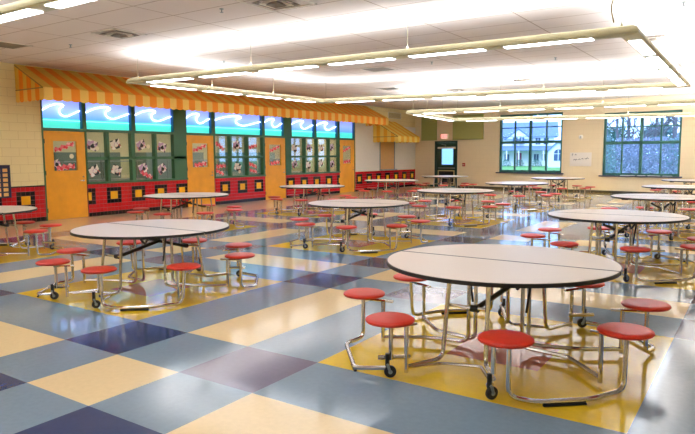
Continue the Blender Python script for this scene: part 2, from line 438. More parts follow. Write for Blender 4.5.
# ================================================================ FLYERS on the panes
def flyer_mat(name, cols, scale):
    m = bpy.data.materials.new(name); m.use_nodes = True; nt = m.node_tree; b = nt.nodes['Principled BSDF']
    tc = nt.nodes.new('ShaderNodeTexCoord'); v = nt.nodes.new('ShaderNodeTexVoronoi'); v.inputs['Scale'].default_value = scale
    r = nt.nodes.new('ShaderNodeValToRGB'); r.color_ramp.interpolation = 'CONSTANT'
    el = r.color_ramp.elements; el[0].color = lin(cols[0]); el[0].position = 0
    el[1].position = 1/len(cols); el[1].color = lin(cols[1])
    for i in range(2, len(cols)): e_ = el.new(i/len(cols)); e_.color = lin(cols[i])
    s_ = nt.nodes.new('ShaderNodeSeparateColor'); nt.links.new(tc.outputs['Object'], v.inputs['Vector'])
    nt.links.new(v.outputs['Color'], s_.inputs[0]); nt.links.new(s_.outputs[0], r.inputs[0]); nt.links.new(r.outputs[0], b.inputs['Base Color'])
    b.inputs['Roughness'].default_value = .6
    return m
F_dark = flyer_mat('printed_dark_flyer', [(24, 18, 22), (240, 226, 214), (220, 110, 90), (30, 22, 26), (250, 240, 230)], 11)
F_pale = flyer_mat('printed_pale_flyer', [(240, 226, 220), (200, 160, 190), (226, 100, 90), (240, 232, 220), (70, 50, 70)], 12)
F_red = flyer_mat('printed_red_garland', [(220, 30, 50), (240, 110, 120), (225, 50, 64), (250, 190, 190)], 16)
F_disc = mat('paper_disc', (240, 226, 196), .6)
XG = XW-.104
def flyer(y, z, w0, h0, rz, kind, label, disc=None):
    mb = MB()
    if kind == 'red':
        n_ = 10; up = []; dn = []
        for i in range(n_+1):
            x = -w0/2+w0*i/n_; wv = .035*math.sin(i*1.9); up.append((x, h0/2+wv)); dn.append((x, -h0/2+wv*.8))
        mb.prism(up+dn[::-1], 0, .004, F_red, 'YZ')
    else:
        # paper figure: body card with a rounded paper head standing out of it
        mb.prism([(-w0/2, -h0/2), (w0/2, -h0/2), (w0/2, h0/2), (-w0/2, h0/2)], 0, .003, F_dark if kind == 'dark' else F_pale, 'YZ')
    o = mb.build('window_flyer', smooth=False); o.location = (XG, y, z); o.rotation_euler = (rz, 0, 0)
    tag(o, label, 'flyer', 'paper flyers taped to the kitchen windows')
    if kind != 'red':
        q = MB(); q.lathe([(h0*.26, 0), (h0*.26, .002)], F_pale if kind == 'dark' else F_dark, (.0035, w0*.05, -h0*.05), 14, 'X'); q.build('printed_head', o)
    if disc:
        q = MB(); q.lathe([(.062, 0), (.062, .003)], F_disc, (.004, disc[0], disc[1]), 16, 'X'); q.build('paper_disc', o)
bn = ['nearest window bank', 'middle window bank', 'farthest window bank']; od = ['first', 'second', 'third', 'fourth']
kinds = {0: [[('pale', -.3, (.16, -.04)), ('dark', .3, None), ('pale', .35, (.22, -.12)), ('pale', -.3, None)], [('dark', .4, None), ('dark', -.4, None), ('pale', .3, None), ('pale', .5, None)]],
         1: [[('red', -.5, None), ('pale', .1, (-.12, -.16)), ('red', .25, None)], [('red', .1, None), ('dark', -.4, (.14, -.12)), ('red', -.3, None)]],
         2: [[('dark', -.3, None), ('pale', -.5, None), ('dark', .2, None), ('pale', .3, None)], [('pale', .4, None), ('dark', -.3, (.16, -.18)), ('dark', .4, None), ('pale', .4, None)]]}
for bi, bk in enumerate(banks):
    for ri in (0, 1):
        for pi_, (a, b) in enumerate(bk):
            kd, rz, dc = kinds[bi][ri][pi_]
            zc = (1.93, 1.27)[ri] + (.0 if kd == 'red' else random.uniform(-.05, .05)); yc = (a+b)/2-.05+random.uniform(-.04, .06)
            nm = {'red': 'wavy red and pink paper strip', 'dark': 'tilted dark flyer', 'pale': 'tilted pale flyer'}[kd]
            lb = '%s, %s row, %s pane, %s' % (nm, ('upper', 'lower')[ri], od[pi_], bn[bi])
            flyer(yc, zc, .42 if kd == 'red' else .30, .11 if kd == 'red' else .26, rz, kd, lb, dc)
XG = XW-.098
flyer(12.38, 1.07, .4, .1, -.35, 'red', 'short red paper strip low in the first pane of the middle window bank')
flyer(14.02, 1.07, .36, .1, -.2, 'red', 'short red paper strip low in the third pane of the middle window bank')
flyer(9.45, 1.06, .42, .11, -.4, 'red', 'red dotted paper strip low in the third pane of the nearest window bank')
XG = XW-.022
for k, (a, b) in enumerate(doors):
    wd = ('nearest', 'second', 'third', 'fourth')[k]
    flyer((a+b)/2-.02, 1.86, .56, .1, .35, 'red', 'red paper strip slanting across the top of the %s door window' % wd)
    flyer((a+b)/2, 1.34, .5, .12, .15, 'red', 'red paper strip low in the %s door window' % wd)
flyer(7.05, 1.62, .02, .02, 0, 'pale', 'round pale paper disc in the nearest door window', (0, 0))
flyer(6.62, 1.42, .22, .2, .4, 'pale', 'small pale flyer in the lower left of the nearest door window')

# ================================================================ AWNINGS
def awning(name, label, y0, y1, xf, ztop, zf, zv, sw, ma, mb_, n_side, vm):
    e = empty(name, (XW, (y0+y1)/2, zf)); tag(e, label, 'awning')
    oy = (y0+y1)/2; dx = xf-XW
    n_ = max(2, round((y1-y0)/sw)); sw = (y1-y0)/n_
    cv = MB(); va = MB()
    inset = dx*.9*0
    for i in range(n_):
        a, b = y0+i*sw-oy, y0+(i+1)*sw-oy; m = ma if i % 2 else mb_
        cv.add([(0.01, a, ztop-zf), (0.01, b, ztop-zf), (dx, b, 0), (dx, a, 0)], [(0, 1, 2, 3)], m)
        bot = [(a+(b-a)*t, zv-zf+.028*(1-math.sin(PI*t))) for t in [j/6 for j in range(7)]]
        poly = [(b, 0), (a, 0)] + bot
        va.prism(poly, dx, dx+.006, vm[i % 2], 'YZ')
    for side in (0, 1):
        yy = (y0 if side == 0 else y1)-oy
        for i in range(n_side):
            x0, x1 = .01+(dx-.01)*i/n_side, .01+(dx-.01)*(i+1)/n_side; m = ma if i % 2 else mb_
            h0, h1 = (ztop-zf)*(1-x0/dx), (ztop-zf)*(1-x1/dx)
            cv.add([(x0, yy, 0), (x1, yy, 0), (x1, yy, max(h1, .001)), (x0, yy, h0)], [(0, 1, 2, 3)], m)
            bot = [(x0+(x1-x0)*t, zv-zf+.028*(1-math.sin(PI*t))) for t in [j/6 for j in range(7)]]
            va.prism([(x1, 0), (x0, 0)]+bot, yy-.003, yy+.003, vm[i % 2], 'XZ')
    o = cv.build('canopy', e, False); md = o.modifiers.new('thick', 'SOLIDIFY'); md.thickness = .008
    va.build('valance', e, False)
    fr = MB(); fm = mat('awning_tube', (176, 128, 50), .5)
    L = (y1-y0)/2
    fr.rod([(.02, -L, ztop-zf-.02), (dx-.02, -L, -.01), (dx-.02, L, -.01), (.02, L, ztop-zf-.02)], .015, fm, fillet=.01)
    fr.rod([(.02, -L, -.01), (dx-.02, -L, -.01)], .015, fm); fr.rod([(.02, L, -.01), (dx-.02, L, -.01)], .015, fm)
    fr.build('frame_tube', e)
    return e
VY = mat('glow_yellow_valance', (255, 206, 100), .75); VO = mat('glow_orange_valance', (255, 150, 28), .75)  # brighter copies of the canvas stripes, backlit glow put into the colour
awning('striped_awning', 'long orange and yellow striped awning over the kitchen windows', 5.68, 21.3, -9.43, 3.80, 3.2, 2.90, .225, M_ora, M_yel, 7, (VY, VO))
PY = mat('pale_yellow_canvas', (255, 220, 110), .75); PO = mat('amber_canvas', (250, 184, 50), .75)
awning('striped_awning', 'short yellow striped awning over the tan shutter by the corner', 21.95, 24.0, -9.3, 3.2, 2.44, 2.18, .25, PO, PY, 7, (PY, PO))

# wall vent above the small awning, card chart at the far left
e = empty('wall_vent', (XW, 23.93, 3.5)); tag(e, 'white louvred wall vent above the short awning', 'vent')
q = MB()
for a in [(-.62, -.6, -.14, .14), (.6, .62, -.14, .14), (-.62, .62, -.15, -.13), (-.62, .62, .13, .15)]: q.box((0, a[0], a[2]), (.03, a[1], a[3]), M_white)
q.build('frame', e, False)
q = MB()
for k in range(8): q.box((.004, -.6, -.125+k*.031), (.02, .6, -.125+k*.031+.012), mat('vent_grey', (176, 158, 126), .5))
q.build('slats', e, False)
e = empty('card_chart', (XW, 5.0, .64)); tag(e, 'navy wall chart with rows of small tan cards at the left edge', 'chart')
q = MB(); q.box((.015, -.5, 0), (.04, .42, .78), mat('navy_board', (24, 32, 70), .5)); q.build('board', e, False)
for r in range(6):
    for c_ in range(5):
        q = MB(); q.box((.04, -.44+c_*.17, .04+r*.115), (.046, -.33+c_*.17, .12+r*.115), mat('tan_card', (236, 184, 112), .6)); q.build('card', e, False)

# ================================================================ BACK WALL (its own straight run)
BA = -math.atan(.15); BC = math.cos(BA)
def U(x): return (x+10.635)/BC
def on_back(o, u=0, z=0, v=0):
    o.location = Vector((-10.635, 26.1, 0)) + Vector((math.cos(BA)*u - math.sin(BA)*v, math.sin(BA)*u + math.cos(BA)*v, z)); o.rotation_euler = (0, 0, BA); return o
W1 = (U(-5.9), U(-2.93), .79, 3.40); W2 = (U(-1.22), U(1.66), .73, 3.26); DR = (U(-9.42), U(-8.12), 0, 2.28)
g = MB(); wall_holes(g, -.2, U(XR)+.5, 0, CEIL, 0, .26, [W1, W2, DR], M_back, 'X'); on_back(struct(g.build('wall_back')))
g = MB()
g.box((0, -.02, 0), (DR[0]-.05, 0, .1), M_dgreen); g.box((DR[1]+.05, -.02, 0), (U(XR), 0, .1), mat('dark_base', (70, 62, 48), .6)); on_back(struct(g.build('baseboard_back', smooth=False)))
M_sill = mat('slate_sill', (62, 66, 92), .5); M_wfr = mat('window_frame_green', (52, 106, 96), .4)
for k, (u0, u1, z0, z1) in enumerate((W1, W2)):
    q = MB(); fw = .06; y0, y1 = .07, .17; cu = [u0+(u1-u0)*t/4 for t in range(5)]; zm = z0+(z1-z0)*.52; zt = z0+(z1-z0)*.77
    for u in (u0+.04, u1-.04): q.box((u-.05, y0, z0), (u+.05, y1, z1), M_wfr)
    for z in (z0+.05, z1-.04): q.box((u0, y0, z-.05), (u1, y1, z+.05), M_wfr)
    q.box((cu[2]-.055, y0, z0), (cu[2]+.055, y1, z1), M_wfr)
    for u in (cu[1], cu[3]): q.box((u-.03, y0+.01, z0), (u+.03, y1-.01, z1), M_wfr)
    q.box((u0, y0, zm-.06), (u1, y1, zm+.06), M_wfr); q.box((u0, y0+.02, zt-.022), (u1, y1-.02, zt+.022), M_wfr)
    wf = on_back(struct(q.build('window_%d' % wn, smooth=False))); wn += 1
    q = MB(); q.box((u0+.02, .118, z0+.02), (u1-.02, .124, z1-.02), M_glass_blue); q.build('glass_pane', wf, False)
    q = MB(); q.box((u0-.1, -.09, z0-.05), (u1+.1, .12, z0), M_sill); q.build('window_sill', wf, False)
    for u in (cu[0]+.4, cu[1]+.36, cu[2]+.4, cu[3]+.36):
        q = MB(); q.rod([(u, .05, z0+.1), (u+.10, .05, z0+.1)], .008, M_black); q.build('window_latch', wf)
# papers on the right window sill
for k, (du, ww) in enumerate([(.75, .55), (1.4, .3), (1.78, .45), (2.32, .35)]):
    q = MB(); q.box((0, 0, 0), (ww, .10, .012), M_white); q.box((.02, .005, .012), (ww-.03, .09, .022), mat('sill_paper', (190, 214, 236), .7))
    o = q.build('paper_stack', smooth=False); on_back(o, W2[0]+du, .731, -.08)
    tag(o, 'thin pale paper stack on the right window sill, %s from the left' % od[k], 'papers', 'paper stacks on the right window sill')
# back door
q = MB(); u0, u1, _, z1 = DR
for a in [(u0, u0+.09, 0, z1), (u1-.09, u1, 0, z1), (u0, u1, z1-.09, z1)]: q.box((a[0], -.02, a[2]), (a[1], .2, a[3]), M_dgreen)
on_back(struct(q.build('trim_%d' % n, smooth=False))); n += 1
q = MB(); a, b = u0+.09, u1-.09
wall_holes(q, a+.01, b-.01, .01, z1-.095, .03, .08, [(a+.28, b-.17, 1.12, 1.92)], M_dgreen, 'X')
dd = on_back(struct(q.build('door_5', smooth=False)))
q = MB(); q.box((a+.27, .05, 1.1), (b-.16, .056, 1.94), M_glass_blue); q.build('window_pane', dd, False)
q = MB(); q.box((a+.08, -.02, 1.90), (b-.02, .03, 1.99), M_white); q.rod([(a+.5, -.01, 1.99), (a+.6, -.05, 2.08), (a+.3, -.01, 2.12)], .012, M_steel, fillet=.01); q.build('door_closer', dd, False)
q = MB(); q.box((a+.1, .0, .92), (b-.06, .03, .97), M_steel); q.build('push_bar', dd, False)
q = MB()
for aa in [(a+.08, a+.13, .1, .84), (b-.13, b-.08, .1, .84), (a+.08, b-.08, .79, .84), (a+.08, b-.08, .08, .13)]: q.box((aa[0], .015, aa[2]), (aa[1], .03, aa[3]), mat('cream_trim', (214, 190, 130), .5))
q.build('grille_frame', dd, False)
q = MB(); q.box((a+.13, .022, .13), (b-.13, .03, .79), M_black)
for k in range(9): q.box((a+.13, .012, .16+k*.07), (b-.13, .022, .17+k*.07), mat('grille_slat', (50, 54, 58), .5, .4))
q.build('vent_grille', dd, False)
# acoustic panels, exit sign, pull station, paper, detector
M_ac = mat('sage_fabric', (174, 176, 104), .9, noise=.03, scale=30)
for (xa, xb, za, zb, lb) in [(-10.22, -9.31, 2.32, 3.5, 'narrow sage green acoustic panel left of the exit sign'), (-8.37, -6.71, 2.32, 3.5, 'wide sage green acoustic panel right of the exit sign')]:
    q = MB(); q.box((U(xa), -.05, za), (U(xb), 0, zb), M_ac); o = on_back(q.build('acoustic_panel', smooth=False)); tag(o, lb, 'panel', 'green acoustic panels')
e = empty('exit_sign'); on_back(e, U(-8.85), 2.38, 0); tag(e, 'lit red and white exit sign above the dark green door', 'exit sign')
q = MB(); q.box((-.2, -.06, 0), (.2, 0, .25), M_white); q.build('housing', e, False)
q = MB(); q.box((-.18, -.064, .02), (.18, -.06, .23), emis('exit_face', (255, 222, 205), .8)); q.build('sign_face', e, False)
def letters(txt, h, x0, z0, y, th, m, gap=.25):
    G = {'E': [((0,0),(0,1)),((0,1),(.6,1)),((0,.5),(.5,.5)),((0,0),(.6,0))], 'X': [((0,0),(.6,1)),((0,1),(.6,0))], 'I': [((.3,0),(.3,1))], 'T': [((0,1),(.6,1)),((.3,0),(.3,1))]}
    mb = MB(); x = x0
    for ch in txt:
        for (p, q_) in G[ch]:
            a_ = Vector((p[0]*h, p[1]*h)); b_ = Vector((q_[0]*h, q_[1]*h)); d_ = (b_-a_).normalized(); nn = Vector((-d_.y, d_.x))*th/2
            a_ -= d_*th/2; b_ += d_*th/2
            mb.prism([tuple(a_+nn), tuple(b_+nn), tuple(b_-nn), tuple(a_-nn)], y, y+.004, m, 'XZ', (x, 0, z0))
        x += h*(.6+gap)
    return mb
letters('EXIT', .13, -.17, .06, -.07, .034, emis('exit_letters', (245, 16, 30), 1.0), .10).build('letters', e, False)
e = empty('fire_alarm_pull'); on_back(e, U(-7.74), 1.04, 0); tag(e, 'small red fire alarm pull box right of the green door', 'alarm')
q = MB(); q.box((-.07, -.05, 0), (.07, 0, .16), mat('alarm_red', (190, 60, 30), .4)); q.build('housing', e, False)
q = MB(); q.box((-.05, -.062, .06), (.05, -.05, .085), M_white); q.build('pull_handle', e, False)
e = empty('wall_poster'); on_back(e, U(-2.57), 1.09, 0); tag(e, 'white paper with black scribbled writing between the two windows', 'poster')
q = MB(); q.box((0, -.008, 0), (.92, 0, .58), mat('poster_paper', (246, 236, 224), .7)); q.build('sheet', e, False)
q = MB(); ink = mat('black_ink', (30, 26, 30), .7)
def stroke(pts): q.rod([(x, -.010, z) for x, z in pts], .009, ink, n=5, fillet=.01)
stroke([(.10, .44), (.10, .52), (.15, .52)]); stroke([(.22, .47), (.25, .51), (.28, .47)])
stroke([(.16, .25), (.20, .31), (.24, .25), (.28, .31), (.32, .26)]); stroke([(.36, .28), (.42, .31), (.46, .27)])
stroke([(.50, .30), (.55, .34), (.58, .29)]); stroke([(.64, .33), (.70, .30), (.74, .36), (.80, .32)])
q.build('writing', e)
e = empty('wall_speaker'); on_back(e, U(-2.13), 2.32, 0); tag(e, 'small round pale wall speaker above the white paper', 'wall speaker')
q = MB(); q.lathe([(.09, 0), (.09, -.03), (.05, -.045)], M_white, n=20, axis='Y'); q.build('cover', e)
q = MB(); q.lathe([(.03, -.046), (.02, -.055)], M_steel, n=12, axis='Y'); q.build('grille', e)

# ================================================================ PENDANT LIGHT FRAMES
def pendant(name, label, corners, z, nl, nside, ncab, gain=1.0):
    """corners: near left, near right, far right, far left (plan positions of the beam centre line)"""
    Cn = [Vector((x, y, 0)) for x, y in corners]; ctr = sum(Cn, Vector())/4; Cn = [p-ctr for p in Cn]
    e = empty(name, (ctr.x, ctr.y, z)); tag(e, label, 'pendant light', 'large rectangular hanging light frames')
    prof = [(-.13, .0), (-.13, .03), (-.10, .085), (-.04, .115), (.04, .115), (.10, .085), (.13, .03), (.13, 0), (.105, -.012), (-.105, -.012)]
    dirs = [(Cn[(i+1) % 4]-Cn[i]).normalized() for i in range(4)]
    nor = [Vector((d_.y, -d_.x, 0)) for d_ in dirs]          # outward normals
    def mitre(i):
        n0, n1 = nor[i-1], nor[i]; m_ = (n0+n1); return m_/(m_.dot(n1))
    for i in range(4):
        A, B_ = Cn[i], Cn[(i+1) % 4]; dv, nv = dirs[i], nor[i]; L = (B_-A).length
        ma_, mb__ = mitre(i), mitre((i+1) % 4); n_ = len(prof)
        v = [A+ma_*p+Vector((0, 0, h)) for p, h in prof]+[B_+mb__*p+Vector((0, 0, h)) for p, h in prof]
        f = [tuple(range(n_)), tuple(range(n_, 2*n_))] + [(k, (k+1) % n_, n_+(k+1) % n_, n_+k) for k in range(n_)]
        mb = MB(); mb.add(v, f, M_fix); bo = mb.build('beam', e)
        nn = nl if i % 2 == 0 else nside; m0 = .30; seg = (L-2*m0)/nn
        for k in range(nn):
            a_ = A+dv*(m0+k*seg+.16); b_ = A+dv*(m0+(k+1)*seg-.16); q = MB(); w_ = nv*.085
            q.add([a_-w_+Vector((0, 0, zz)) for zz in (0,)], [], M_lens) if False else None
            pts = [a_-w_, b_-w_, b_+w_, a_+w_]
            q.add([(p.x, p.y, -.022) for p in pts]+[(p.x, p.y, -.010) for p in pts], [(0, 3, 2, 1), (4, 5, 6, 7), (0, 1, 5, 4), (1, 2, 6, 5), (2, 3, 7, 6), (3, 0, 4, 7)], M_lens)
            q.build('lens', bo, False)
        ld = bpy.data.lights.new('uplight', 'AREA'); ld.shape = 'RECTANGLE'; ld.size = L-.5; ld.size_y = .12
        ld.energy = UP_E*gain*(L-.5); ld.color = (.86, .92, 1)
        lo = bpy.data.objects.new('uplight', ld); COL.objects.link(lo); lo.parent = e
        md_ = (A+B_)/2; lo.location = (md_.x, md_.y, .13); lo.rotation_euler = (PI, 0, -math.atan2(dv.y, dv.x)) if False else (Matrix.Rotation(math.atan2(dv.y, dv.x), 3, 'Z') @ Matrix.Rotation(PI, 3, 'X')).to_euler()
        nc = ncab if i % 2 == 0 else 2
        for k in range(nc):
            t = (k+.03)/max(nc-1, 1) if k == 0 else (k-.03 if k == nc-1 else k)/max(nc-1, 1)
            if i % 2 == 1: t = (k+1)/3
            c_ = A+(B_-A)*t; q = MB()
            q.rod([(c_.x, c_.y, .11), (c_.x, c_.y, CEIL-z)], .004, mat('cable_wire', (150, 140, 110), .5), n=5)
            q.lathe([(.02, CEIL-z-.02), (.02, CEIL-z-.001)], M_steel, (c_.x, c_.y, 0), 10); q.lathe([(.02, .11), (.012, .15)], M_fix, (c_.x, c_.y, 0), 10)
            q.build('suspension_cable', e)
    return e
PZ = 3.2
p1 = pendant('pendant_light', 'largest rectangular hanging light frame in the middle of the ceiling', [(-7.15, 6.45), (2.72, 6.85), (2.62, 14.6), (-6.88, 13.0)], PZ, 6, 4, 4)
p2 = pendant('pendant_light', 'rectangular hanging light frame nearest the back windows', [(-5.35, 15.75), (3.3, 16.9), (3.15, 23.2), (-6.05, 20.8)], 2.95, 6, 4, 4, 1.7)
p0 = pendant('pendant_light', 'hanging light frame cut off at the upper left corner of the photo', [(-7.1, -5.0), (2.8, -5.0), (2.8, 1.55), (-7.1, 1.52)], PZ, 6, 4, 4)
q = MB(); q.rod([(0, 0, .1), (-.05, .0, .3), (.02, 0, .5), (.0, 0, CEIL-PZ)], .009, mat('grey_cord', (150, 130, 70), .6), fillet=.1); o = q.build('power_cord', p1)
o.location = (2.6-p1.location.x, 6.45-p1.location.y, 0)

# ceiling diffusers, grilles, sprinklers
M_dk = mat('diffuser_grey_metal', (150, 140, 128), .5, .3)  # plain darker grey for grilles and alternate louvres
def diffuser(x, y, label, s=.3, grey=False):
    e = empty('ceiling_diffuser', (x, y, CEIL)); tag(e, label, 'ceiling vent', 'ceiling vents')
    q = MB()
    for a in [(-s, s, -s, -s+.04), (-s, s, s-.04, s), (-s, -s+.04, -s, s), (s-.04, s, -s, s)]: q.box((a[0], a[2], -.012), (a[1], a[3], -.001), M_white)
    q.build('frame', e, False)
    if grey:
        q = MB()
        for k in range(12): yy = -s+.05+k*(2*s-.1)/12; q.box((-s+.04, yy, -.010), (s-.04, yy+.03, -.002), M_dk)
        q.build('grille', e, False)
    else:
        for k, r in enumerate((.25, .18, .11)):
            q = MB(); r2 = r-.05; zt, zb = -.004, -.03-.012*k
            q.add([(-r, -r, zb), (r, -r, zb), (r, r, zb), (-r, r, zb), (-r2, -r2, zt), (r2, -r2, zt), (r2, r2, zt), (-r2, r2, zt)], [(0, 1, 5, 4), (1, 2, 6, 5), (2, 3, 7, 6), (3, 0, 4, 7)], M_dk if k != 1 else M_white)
            oo = q.build('louvre', e, False); md = oo.modifiers.new('t', 'SOLIDIFY'); md.thickness = .003
for x, y, s_, gy, lb in [(-5.45, 4.86, .34, False, 'square ceiling diffuser above the near end of the long awning'), (-1.65, 4.75, .42, False, 'square ceiling diffuser at the top centre of the photo'),
                 (-8.25, 4.3, .34, True, 'grey ceiling grille at the far left edge'), (-4.08, 11.62, .37, True, 'grey square ceiling grille inside the middle light frame'),
                 (-1.8, 16.2, .36, False, 'square ceiling diffuser between the middle and back light frames'), (-4.6, 17.5, .36, False, 'small ceiling diffuser left of centre beyond the middle frame'),
                 (2.4, 11.0, .34, False, 'ceiling diffuser near the right end of the middle light frame'), (-6.2, 15.9, .34, True, 'ceiling grille beyond the left end of the middle light frame')]:
    diffuser(x, y, lb, s_, gy)
for k, (x, y, lb) in enumerate([(-7.2, 5.0, 'tiny ceiling sprinkler near the left edge'), (-2.6, 4.6, 'tiny ceiling sprinkler left of the top diffuser'), (-6.3, 8.3, 'tiny ceiling sprinkler above the left part of the middle frame'), (-2.4, 11.3, 'tiny ceiling sprinkler inside the middle frame'), (0.2, 12.4, 'tiny ceiling sprinkler right of the grey grille inside the middle frame'), (3.2, 8.2, 'tiny ceiling sprinkler at the upper right')]):
    q = MB(); q.lathe([(.035, 0), (.03, -.008), (.01, -.01), (.008, -.05), (.028, -.052), (.028, -.056)], M_steel, n=12); o = q.build('sprinkler_head'); o.location = (x, y, CEIL-.001); tag(o, lb, 'sprinkler', 'ceiling sprinklers')

# ================================================================ TABLES
R_T = .915; H_T = .751
def pol(r, a): a = math.radians(a); return (r*math.cos(a), r*math.sin(a))
def make_table():
    e = empty('cafeteria_table')
    for s_ in (0, 1):
        a0, a1 = (math.radians(.25), PI-math.radians(.25)) if s_ else (PI+math.radians(.25), 2*PI-math.radians(.25))
        q = MB(); q.lathe([(R_T-.006, -.028), (R_T, -.024), (R_T, -.006), (R_T-.004, 0)], M_top, (0, (.006 if s_ else -.006), H_T), 36, 'Z', a0, a1)
        leaf = q.build('table_leaf', e)
        q = MB(); pts = []
        for r_ in (R_T-.01, R_T+.006):
            pts.append([(r_*math.cos(a0+(a1-a0)*k/36), r_*math.sin(a0+(a1-a0)*k/36)) for k in range(37)])
        n_ = 37; dy = .006 if s_ else -.006
        v = [(x, y+dy, H_T-.032) for x, y in pts[0]]+[(x, y+dy, H_T-.032) for x, y in pts[1]]+[(x, y+dy, H_T-.003) for x, y in pts[1]]+[(x*1.0, y+dy, H_T-.003) for x, y in pts[0]]
        f = []
        for k in range(36):
            for L in range(4):
                f.append((L*n_+k, L*n_+k+1, ((L+1) % 4)*n_+k+1, ((L+1) % 4)*n_+k))
        f += [(0, n_, 2*n_, 3*n_), (n_-1, 2*n_-1, 3*n_-1, 4*n_-1)]
        q.add(v, f, M_black); q.build('edge_band', leaf)
    q = MB()
    q.box((-.52, -.009, H_T-.036), (.52, .009, H_T-.0275), M_black); q.build('seam_hinge', e, False)
    q = MB(); q.box((-R_T+.004, -.011, H_T-.02), (R_T-.004, .011, H_T+.0012), M_black); q.build('seam_strip', e, False)
    for k in range(8):
        x, y = pol(1.125, 22.5+45*k)
        q = MB(); q.lathe([(.0, .408), (.150, .408), (.172, .414), (.18, .424), (.178, .434), (.165, .4425), (.14, .4455), (.0, .447)], M_seat, (x, y, 0), 28)
        q.build('stool_seat', e)
        q = MB(); q.box((x-.05, y-.05, .396), (x+.05, y+.05, .408), M_steel); q.build('seat_plate', e, False)
    rt = .017
    for s_ in (1, -1):
        def P(x, y, z): return (x*s_, y*s_, z)
        # paired stool frame with glide pad
        q = MB(); q.rod([P(.45, -1.03, .40), P(.45, -1.03, .045), P(.62, -1.0, .033), P(.90, -.76, .033), P(1.05, -.47, .033), P(1.05, -.43, .40)], rt, M_chrome, fillet=.07); q.build('stool_frame', e)
        q = MB(); c0, c1 = Vector(P(.66, -.965, .008)), Vector(P(.88, -.78, .008)); q.rod([c0, c1], .016, M_rubber, n=6, sx=.5); q.build('glide_pad', e)
        # frame that ends at the caster
        q = MB(); q.rod([P(-1.05, -.43, .40), P(-1.05, -.43, .045), P(-1.09, -.64, .033), P(-.70, -1.10, .033), P(-.46, -1.04, .06)], rt, M_chrome, fillet=.06); q.build('stool_frame', e)
        q = MB(); q.rod([P(-.80, -.98, .008), P(-.70, -1.09, .008)], .014, M_rubber, n=6, sx=.5); q.build('glide_pad', e)
        # inner posts
        posts = [((.88, -.38), .02, (1.05, -.43), (.80, -.35)), ((.33, -.985), .16, (.47, -1.03), (.25, -.97)),
                 ((-.88, -.38), .02, (-1.05, -.43), (-.80, -.35)), ((-.35, -.94), .02, (-.43, -1.04), (-.31, -.86))]
        for (px, py), zb, b0, b1 in posts:
            q = MB(); q.rod([P(px, py, .37), P(px, py, zb)], rt, M_chrome); q.build('stool_post', e)
            q = MB(); q.rod([P(b0[0], b0[1], .378), P(b1[0], b1[1], .372)], .015, M_chrome, n=6, sx=.7); q.build('seat_arm', e)
        q = MB(); q.rod([P(-.44, -1.01, .40), P(-.44, -1.01, .12)], rt, M_chrome); q.build('stool_post', e)
        q = MB(); q.rod([P(-.52, -1.06, .135), P(-.33, -.92, .135)], .017, M_chrome, n=6); q.build('caster_arm', e)
        # legs: along the floor, then up to the top
        for path in ([(.88, -.38, .055), (.58, -.05, .055), (.20, .0, .055), (.20, .0, .715)],
                     [(.33, -.975, .12), (.12, -.58, .06), (.11, -.52, .715)],
                     [(-.88, -.38, .055), (-.56, -.18, .055), (-.22, -.10, .055), (-.22, -.10, .715)],
                     [(-.35, -.93, .06), (-.22, -.60, .055), (-.20, -.52, .715)]):
            q = MB(); q.rod([P(*p) for p in path], rt, M_chrome, fillet=.07); q.build('leg', e)
        q = MB(); q.rod([P(-.34, -.90, .05), P(-.18, -.70, .05), P(.10, -.62, .055), P(.30, -.92, .06)], .013, M_chrome, fillet=.04); q.build('lower_brace', e)
        q = MB(); q.rod([P(-.20, -.52, .46), P(.11, -.52, .46)], .013, M_chrome); q.build('crossbar', e)
        q = MB(); q.rod([P(-.26, -.52, .70), P(.40, -.52, .70)], .016, M_chrome); q.rod([P(-.6, -.10, .70), P(.6, -.10, .70)], .013, M_chrome); q.build('top_rail', e)
        q = MB(); q.rod([P(.0, -.50, .45), P(.16, -.02, .60)], .02, M_black)
        q.lathe([(.028, -.03), (.028, .03)], M_black, P(.0, -.51, .455), 12, 'X'); q.build('folding_arm', e)
        q = MB(); q.rod([P(.34, -.46, .70), P(.26, -.32, .60), P(.18, -.16, .70)], .014, M_black, fillet=.02); q.build('folding_link', e)
        q = MB(); q.rod([P(.28, -.02, .70), P(.25, -.06, .36)], .010, M_black); q.build('lock_rod', e)
        q = MB(); q.box(tuple(P(-.62, -.62, .694)), tuple(P(-.5, -.52, .7185)), M_black); q.build('stop_block', e, False)
        for cx, cy, ang in ((.33, -1.05, 60), (-.44, -1.06, 35)):
            q = MB(); a = math.radians(ang + (0 if s_ == 1 else 180)); dx_, dy_ = math.cos(a), math.sin(a); C_ = Vector(P(cx, cy, 0))
            q.rod([C_+Vector((0, 0, .18)) , C_+Vector((0, 0, .085))], .017, M_black)
            for sd in (-1, 1):
                off = Vector((-dy_, dx_, 0))*.022*sd
                q.rod([C_+off+Vector((0, 0, .10)), C_+off+Vector((dx_*.02, dy_*.02, .045))], .008, M_steel, n=6, sx=1.4)
            q.rod([C_+Vector((-dy_, dx_, 0))*.026+Vector((0, 0, .10)), C_-Vector((-dy_, dx_, 0))*.026+Vector((0, 0, .10))], .010, M_steel, n=6)
            co = q.build('caster', e)
            q = MB(); q.lathe([(.030, -.016), (.043, -.012), (.045, 0), (.043, .012), (.030, .016)], M_rubber, (0, 0, 0), 20, 'Y')
            q.lathe([(.016, -.019), (.016, .019)], M_steel, (0, 0, 0), 10, 'Y')
            wo = q.build('wheel', co); wo.location = C_+Vector((dx_*.02, dy_*.02, .0455)); wo.rotation_euler = (0, 0, a)
    return e
proto = make_table(); index_children()
